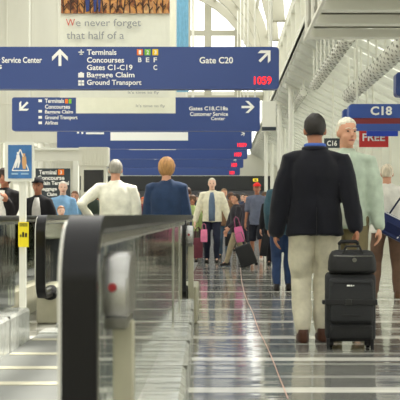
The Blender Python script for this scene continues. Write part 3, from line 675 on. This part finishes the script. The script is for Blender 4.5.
    # ---- shoes
    for i in (0, 1):
        ank = J[i][2]; lift = ank.z-.085*k; s_ = MB(); z0 = lift
        s_.loftz([(ank.x, ank.y+yo*k, z0+z*k, rx*k, ry*k) for z, yo, rx, ry in ((0.0,.045,.045,.135),(.02,.045,.05,.14),(.045,.035,.048,.125),(.07,.0,.042,.085),(.1,-.02,.04,.055))], 18)
        s_.build('shoe', cloth(shoes, .5, .001), t, local=True, smooth=True)
    return t, J, HT, k
# main man in navy blazer, seen from behind
t, J, HT, k = person('man in dark navy blazer and pale khaki trousers pulling the black suitcase', 315, 7.9, 1.80, 0, top=(17,18,27), bottom=(206,200,178), hair=(26,20,17), feet=((-.095,-.02),(.06,.06)), hands=((-.305,-.02,.82),(.30,-.14,.86)), hem=.82, bulk=.04, hi=True, shoes=(74,44,30), width=1.13, elbow_out=.5, legw=1.12, skin='skin2')
MB().tube([HT(.07*math.cos(a), -.012+.068*math.sin(a), -.115) for a in [2*math.pi*i/20 for i in range(21)]], .017*k, 8).build('shirt_collar', cloth((70,100,180)), t, local=True, smooth=True)
MB().tube([HT(.085*math.cos(a), -.014+.08*math.sin(a), -.142) for a in [math.pi*(1.0+i/12) for i in range(13)]], .019*k, 8).build('jacket_collar', cloth((18,20,32)), t, local=True, smooth=True)
MB().prism([(-.004,.84),(.004,.84),(.002,1.06),(-.002,1.06)], 'y', -.185, -.12).build('back_vent', cloth((8,9,14)), t, local=True)
# couple on the walkway
t, J, HT, k = person('grey haired man in white shirt standing with his back turned on the walkway', 115.5, 11.2, 1.62, 4, top=(232,230,214), bottom=(90,92,96), hair=(150,146,136), hands=((-.29,.05,1.02),(.235,.05,.85)), elbow_out=1.5, bulk=.035, width=1.12, dy=0)
person('auburn haired woman in denim jacket seen from behind on the walkway', 166.5, 11.2, 1.635, 0, top=(40,58,88), bottom=(50,54,70), hair=(178,132,80), style='bob', hands=((-.25,.06,.85),(.25,.06,.85)), bulk=.035, width=1.08)
# old man beside the navy blazer
person('white haired man in pale green jacket walking towards the viewer behind the suitcase', 347, 8.75, 1.85, 168, top=(176,190,174), bottom=(110,100,72), hair=(226,220,204), style='short', skin='skin', feet=((-.1,.12),(.1,-.1)), hem=.84, bulk=.03, inner=(200,206,196), turn=32, shoes=(50,40,34))
# man at right edge
t, J, HT, k = person('man in white shirt and brown trousers carrying a navy bag at the right edge', 387, 12.0, 1.61, -8, top=(232,230,224), bottom=(104,80,66), hair=(216,204,184), style='short', feet=((-.17,.02),(.14,.08)), hem=.86, shoes=(86,60,40), width=1.15, hands=((-.3,.1,.9),(.28,.08,.85)), legw=1.05)
# distant walkers facing the viewer
person('man in cream jacket and navy trousers walking towards the viewer', 212, 21.0, 1.78, 180, top=(226,220,196), bottom=(34,38,56), hair=(210,200,184), style='thin', inner=(98,116,140), skin='skin3', feet=((-.1,.05),(.11,-.1)), hands=((-.35,.03,.86),(.35,.03,.86)), bulk=.042, width=1.08, hem=.84)
person('dark haired person in black jacket and khaki trousers walking left beside the cream jacket', 236, 19.6, 1.42, 110, top=(46,44,50), bottom=(150,138,112), hair=(40,30,26), style='short', feet=((-.08,.28),(.08,-.3)), hands=((-.2,.25,.95),(.2,.2,.8)))
person('man in red cap, grey striped shirt and dark shorts', 257, 22.0, 1.70, 175, top=(98,104,124), bottom=(30,32,42), hair=(110,80,60), cap=(214,44,40), shorts=True, sleeve='short', skin='skin2', feet=((-.1,.1),(.12,-.15)), shoes=(180,170,160))
person('person in black with a shoulder bag walking behind the red cap man', 272, 20.0, 1.50, 170, top=(28,28,32), bottom=(36,34,40), hair=(120,84,60), style='long', feet=((-.08,.1),(.08,-.15)))
person('person in blue jeans hidden behind the navy blazer', 283, 13.2, 1.62, 0, top=(56,84,96), bottom=(40,58,92), hair=(60,44,34), feet=((-.09,0),(.09,.1)), hands=((-.2,.1,.9),(.2,.1,.9)))
person('person in brown jacket partly hidden behind the cream jacket man', 224, 23.5, 1.62, 182, top=(120,92,70), bottom=(70,90,110), hair=(140,110,80))
person('person in dark red top among the crowd left of the red cap', 246, 27.0, 1.56, 176, top=(60,56,66), bottom=(50,50,60), hair=(56,44,38))
# left side behind rails
person('person in black jacket and black cap busy at the left barrier', 38, 13.0, 1.48, 178, top=(22,22,25), bottom=(40,40,44), hair=(30,24,22), cap=(24,24,28), inner=(180,178,172), hands=((-.2,.28,1.06),(.12,.3,1.04)), skin='skin2')
person('person in black coat at the far left edge with hand near face', 5, 12.6, 1.58, 170, top=(30,28,30), bottom=(40,40,44), hair=(48,34,26), style='bob', inner=(225,222,215), skin='skin2', hands=((-.1,.16,1.3),(.26,.05,.85)))
person('white haired man in light blue shirt behind the left barrier', 63, 16.5, 1.56, 190, top=(120,160,196), bottom=(60,64,80), hair=(214,208,198), style='thin', skin='skin3')
person('small child with fair brown hair just above the left barrier', 61, 14.2, 1.13, 200, top=(190,150,140), bottom=(80,80,110), hair=(150,108,76), style='child', skin='skin3')
person('person in teal shirt left of the white shirted man', 75, 17.5, 1.42, 172, top=(84,124,150), bottom=(60,64,80), hair=(110,74,50), skin='skin')
person('fair haired woman in maroon top between the walkway couple', 136, 22.0, 1.50, 175, top=(110,52,56), bottom=(60,50,60), hair=(206,176,140), style='long', skin='skin3')
person('red haired child beside the denim jacket woman', 143.5, 22.4, 1.40, 180, top=(214,206,204), bottom=(60,60,90), hair=(196,92,46), style='child')
# crowd by the far shops
crowd = [(188,24,1.66,(60,64,70),(70,44,34),'person in grey top standing right of the denim jacket woman'),(192.5,21.5,1.42,(150,166,110),(96,66,46),'person in light green top left of the cream jacket man'),(196.5,26,1.5,(120,60,60),(50,36,30),'person in dull red top far behind the light green top'),(200,31,1.7,(80,80,96),(60,50,44),'distant person in slate top above the green top'),(231,28,1.62,(176,120,96),(90,60,44),'distant person in tan top right of the cream jacket'),(243,33,1.7,(50,60,84),(60,50,44),'distant person in dark blue in front of the shopfronts'),(250,38,1.72,(130,110,100),(40,32,28),'most distant person in light brown left of the red cap'),(265,30,1.68,(150,120,104),(90,66,44),'distant person in beige between red cap and black coat'),(185,33,1.72,(70,90,120),(140,110,80),'distant person in blue right behind the denim jacket woman'),(98,22,1.5,(50,70,60),(60,46,38),'person in dark green beside the dark screen'),(150,23,1.45,(90,70,80),(60,46,38),'person in plum top mostly behind the denim jacket woman')]
for i, (px, Y, H, tc, hc_, lb) in enumerate(crowd):
    person(lb, px, Y, H, 180 if i % 3 else 10, top=tc, bottom=[(50,54,70),(90,84,74),(40,40,46)][i % 3], hair=hc_, skin=['skin','skin2','skin3'][i % 3], style=['short','bob','short'][i % 3], feet=((-.1,.08*(-1)**i),(.1,-.08*(-1)**i)))
# ------------------------------------------------------------------ LUGGAGE AND BAGS
X0 = (350-VPX)*7.55/F; Yl = 7.55
sc = thing('rolling_suitcase', 'black wheeled suitcase with a small white logo, pulled by the man in navy', 'suitcase', (X0, Yl, 0), math.radians(-3))
blk = mat('ballistic_nylon', (34,35,38), .75, bump=.002, scale=90, var=.15); blk2 = mat('nylon_dark', (20,20,22), .7, bump=.002, scale=60)
q = MB(); q.box((-.185,-.11,.055), (.185,.13,.565), .035); q.build('shell', blk, sc, local=True, smooth='auto')
q = MB(); q.box((-.165,-.155,.20), (.165,-.1,.53), .025); fp = q.build('front_pocket', blk, sc, local=True, smooth='auto')
q = MB(); q.box((-.16,-.15,.075), (.16,-.1,.185), .02); q.build('lower_pocket', blk2, sc, local=True, smooth='auto')
for z in (.50, .175): MB().tube([(-.15,-.158,z-.03),(-.13,-.16,z),(.13,-.16,z),(.15,-.158,z-.03)], .004, 6).build('zip', blk2, sc, local=True)
MB().box((-.19,-.165,.335), (.19,-.05,.375), .006).build('strap', blk2, sc, local=True)
MB().box((-.215,-.13,.335), (-.18,-.07,.365), .008).build('strap_end', blk2, sc, local=True)
MB().box((-.07,-.162,.25), (.07,-.152,.262), .004).build('pocket_handle', blk2, sc, local=True)
MB().box((-.045,-.175,.332), (.0,-.163,.378), .004).build('buckle', mat('buckle_plastic', (14,14,15), .35), sc, local=True)
lg = MB().box((-.035,-.16,.472), (-.01,-.154,.484)); lg.box((-.006,-.16,.472), (.004,-.154,.484)); lg.box((.008,-.16,.475), (.02,-.154,.481)); lg.build('logo', M['letter'], fp, local=True)
for x in (-.15, .13):
    q = MB().cyl((x-.014,-.02,.035), (x+.014,-.02,.035), .035, seg=18); q.build('wheel', M['rubber'], sc, local=True, smooth='auto')
    MB().box((x-.024,-.06,.02), (x+.024,.02,.075), .006).build('wheel_housing', blk2, sc, local=True)
for x in (-.17, .155): MB().box((x-.012,-.13,.0), (x+.012,-.1,.08), .003).build('foot', blk2, sc, local=True)
for x in (-.07, .07): MB().cyl((x,.145,.4), (x,.145,.79), .009, seg=8).build('handle_tube', M['steeld'], sc, local=True, smooth='auto')
MB().tube([(-.07,.145,.78),(-.06,.145,.795),(.06,.145,.795),(.07,.145,.78)], .014, 10).build('pull_handle', blk2, sc, local=True, smooth=True)
tb = thing('carry_bag', 'soft black bag strapped on top of the rolling suitcase', 'bag', (X0+.01, Yl-.03, .567), math.radians(-3))
q = MB(); q.loftz([(0,-.0,z,rx,ry) for z, rx, ry in ((0,.165,.1),(.02,.18,.125),(.08,.178,.13),(.13,.168,.11),(.16,.15,.08),(.17,.12,.05))], 28, 4); q.build('body', blk2, tb, local=True, smooth='auto')
MB().tube([(-.14,-.12,.13),(0,-.135,.128),(.14,-.12,.13)], .004, 6).build('zip', M['steeld'], tb, local=True)
MB().tube([(-.07,-.09,.15),(-.05,-.08,.2),(.05,-.08,.2),(.07,-.09,.15)], .009, 8).build('handle', blk2, tb, local=True, smooth=True)
MB().cyl((.01,-.135,.1), (.01,-.12,.1), .016, seg=12).build('badge', M['steeld'], tb, local=True)
def tote(px, py, Y, w, h, d, rgb, label, rz=0, cat='bag', name='hand_bag', tilt=0, strap=.18, trim=None):
    c = P(px, py, Y); t = thing(name, label, cat, c, math.radians(rz)); t.rotation_euler.y = math.radians(tilt)
    q = MB(); q.loftz([(0,0,z*h,rx*w/2,ry*d/2) for z, rx, ry in ((0,.9,.85),(.06,1,1),(.5,1.02,1),(.85,.96,.8),(1,.88,.5))], 24, 4.5); q.build('body', cloth(rgb, .6, .003), t, local=True, smooth='auto')
    MB().tube([(-w*.3,0,h*.97),(-w*.22,0,h+strap*.8),(0,0,h+strap),(w*.22,0,h+strap*.8),(w*.3,0,h*.97)], .011, 8).build('handle', cloth(tuple(int(v*.7) for v in rgb), .6), t, local=True, smooth=True)
    if trim:
        MB().tube([(-w*.5,-d*.42,h*.93),(0,-d*.5,h*.95),(w*.5,-d*.42,h*.93)], .008, 6).build('piping', cloth(trim), t, local=True)
        MB().box((-w*.3,-d*.56,h*.15), (w*.3,-d*.46,h*.6), .01).build('front_pocket', cloth(tuple(int(v*.8) for v in rgb)), t, local=True)
        MB().tube([(w*.3,-d*.5,h*.9),(w*.32,-d*.52,h*.5),(w*.25,-d*.52,h*.1)], .008, 6).build('side_strap', cloth(trim), t, local=True)
    return t
tote(388, 236, 11.7, .36, .24, .2, (34,46,92), 'navy shoulder bag with white piping carried by the right edge man', tilt=28, trim=(220,222,226), strap=.3, name='shoulder_bag')
tote(91, 219, 11.5, .2, .22, .14, (30,44,36), 'dark green bag hanging at the white shirted man on the walkway', strap=.1)
tote(198, 258, 20.8, .2, .42, .12, (104,48,60), 'maroon bag carried on the cream jacket man\'s left in the picture', strap=.22)
tote(204, 242, 20.6, .14, .26, .08, (232,130,168), 'small pink bag behind the maroon bag', strap=.12)
tote(229, 246, 20.95, .17, .26, .12, (22,22,26), 'black hand bag held beside the cream jacket man', strap=.16)
tote(241, 242, 19.25, .17, .3, .1, (206,104,150), 'bright pink bag carried by the person in khaki trousers', tilt=-12, strap=.2)
tote(263, 256, 19.7, .15, .42, .1, (26,26,30), 'long black bag left of the person in black', tilt=8, strap=.3)
rs = thing('rolling_suitcase', 'small dark suitcase trailing behind the person in khaki trousers', 'suitcase', P(251, 268, 19.0)); rs.location.z = .0; rs.rotation_euler.y = math.radians(-22)
MB().box((-.16,-.1,.05), (.16,.1,.46), .03).build('shell', blk2, rs, local=True, smooth='auto')
for x in (-.12, .12): MB().cyl((x,-.06,.035), (x,.06,.035), .033, seg=12).build('wheel', M['rubber'], rs, local=True)
MB().tube([(-.08,0,.45),(-.08,0,.7),(.08,0,.7),(.08,0,.45)], .01, 8).build('pull_handle', M['steeld'], rs, local=True)
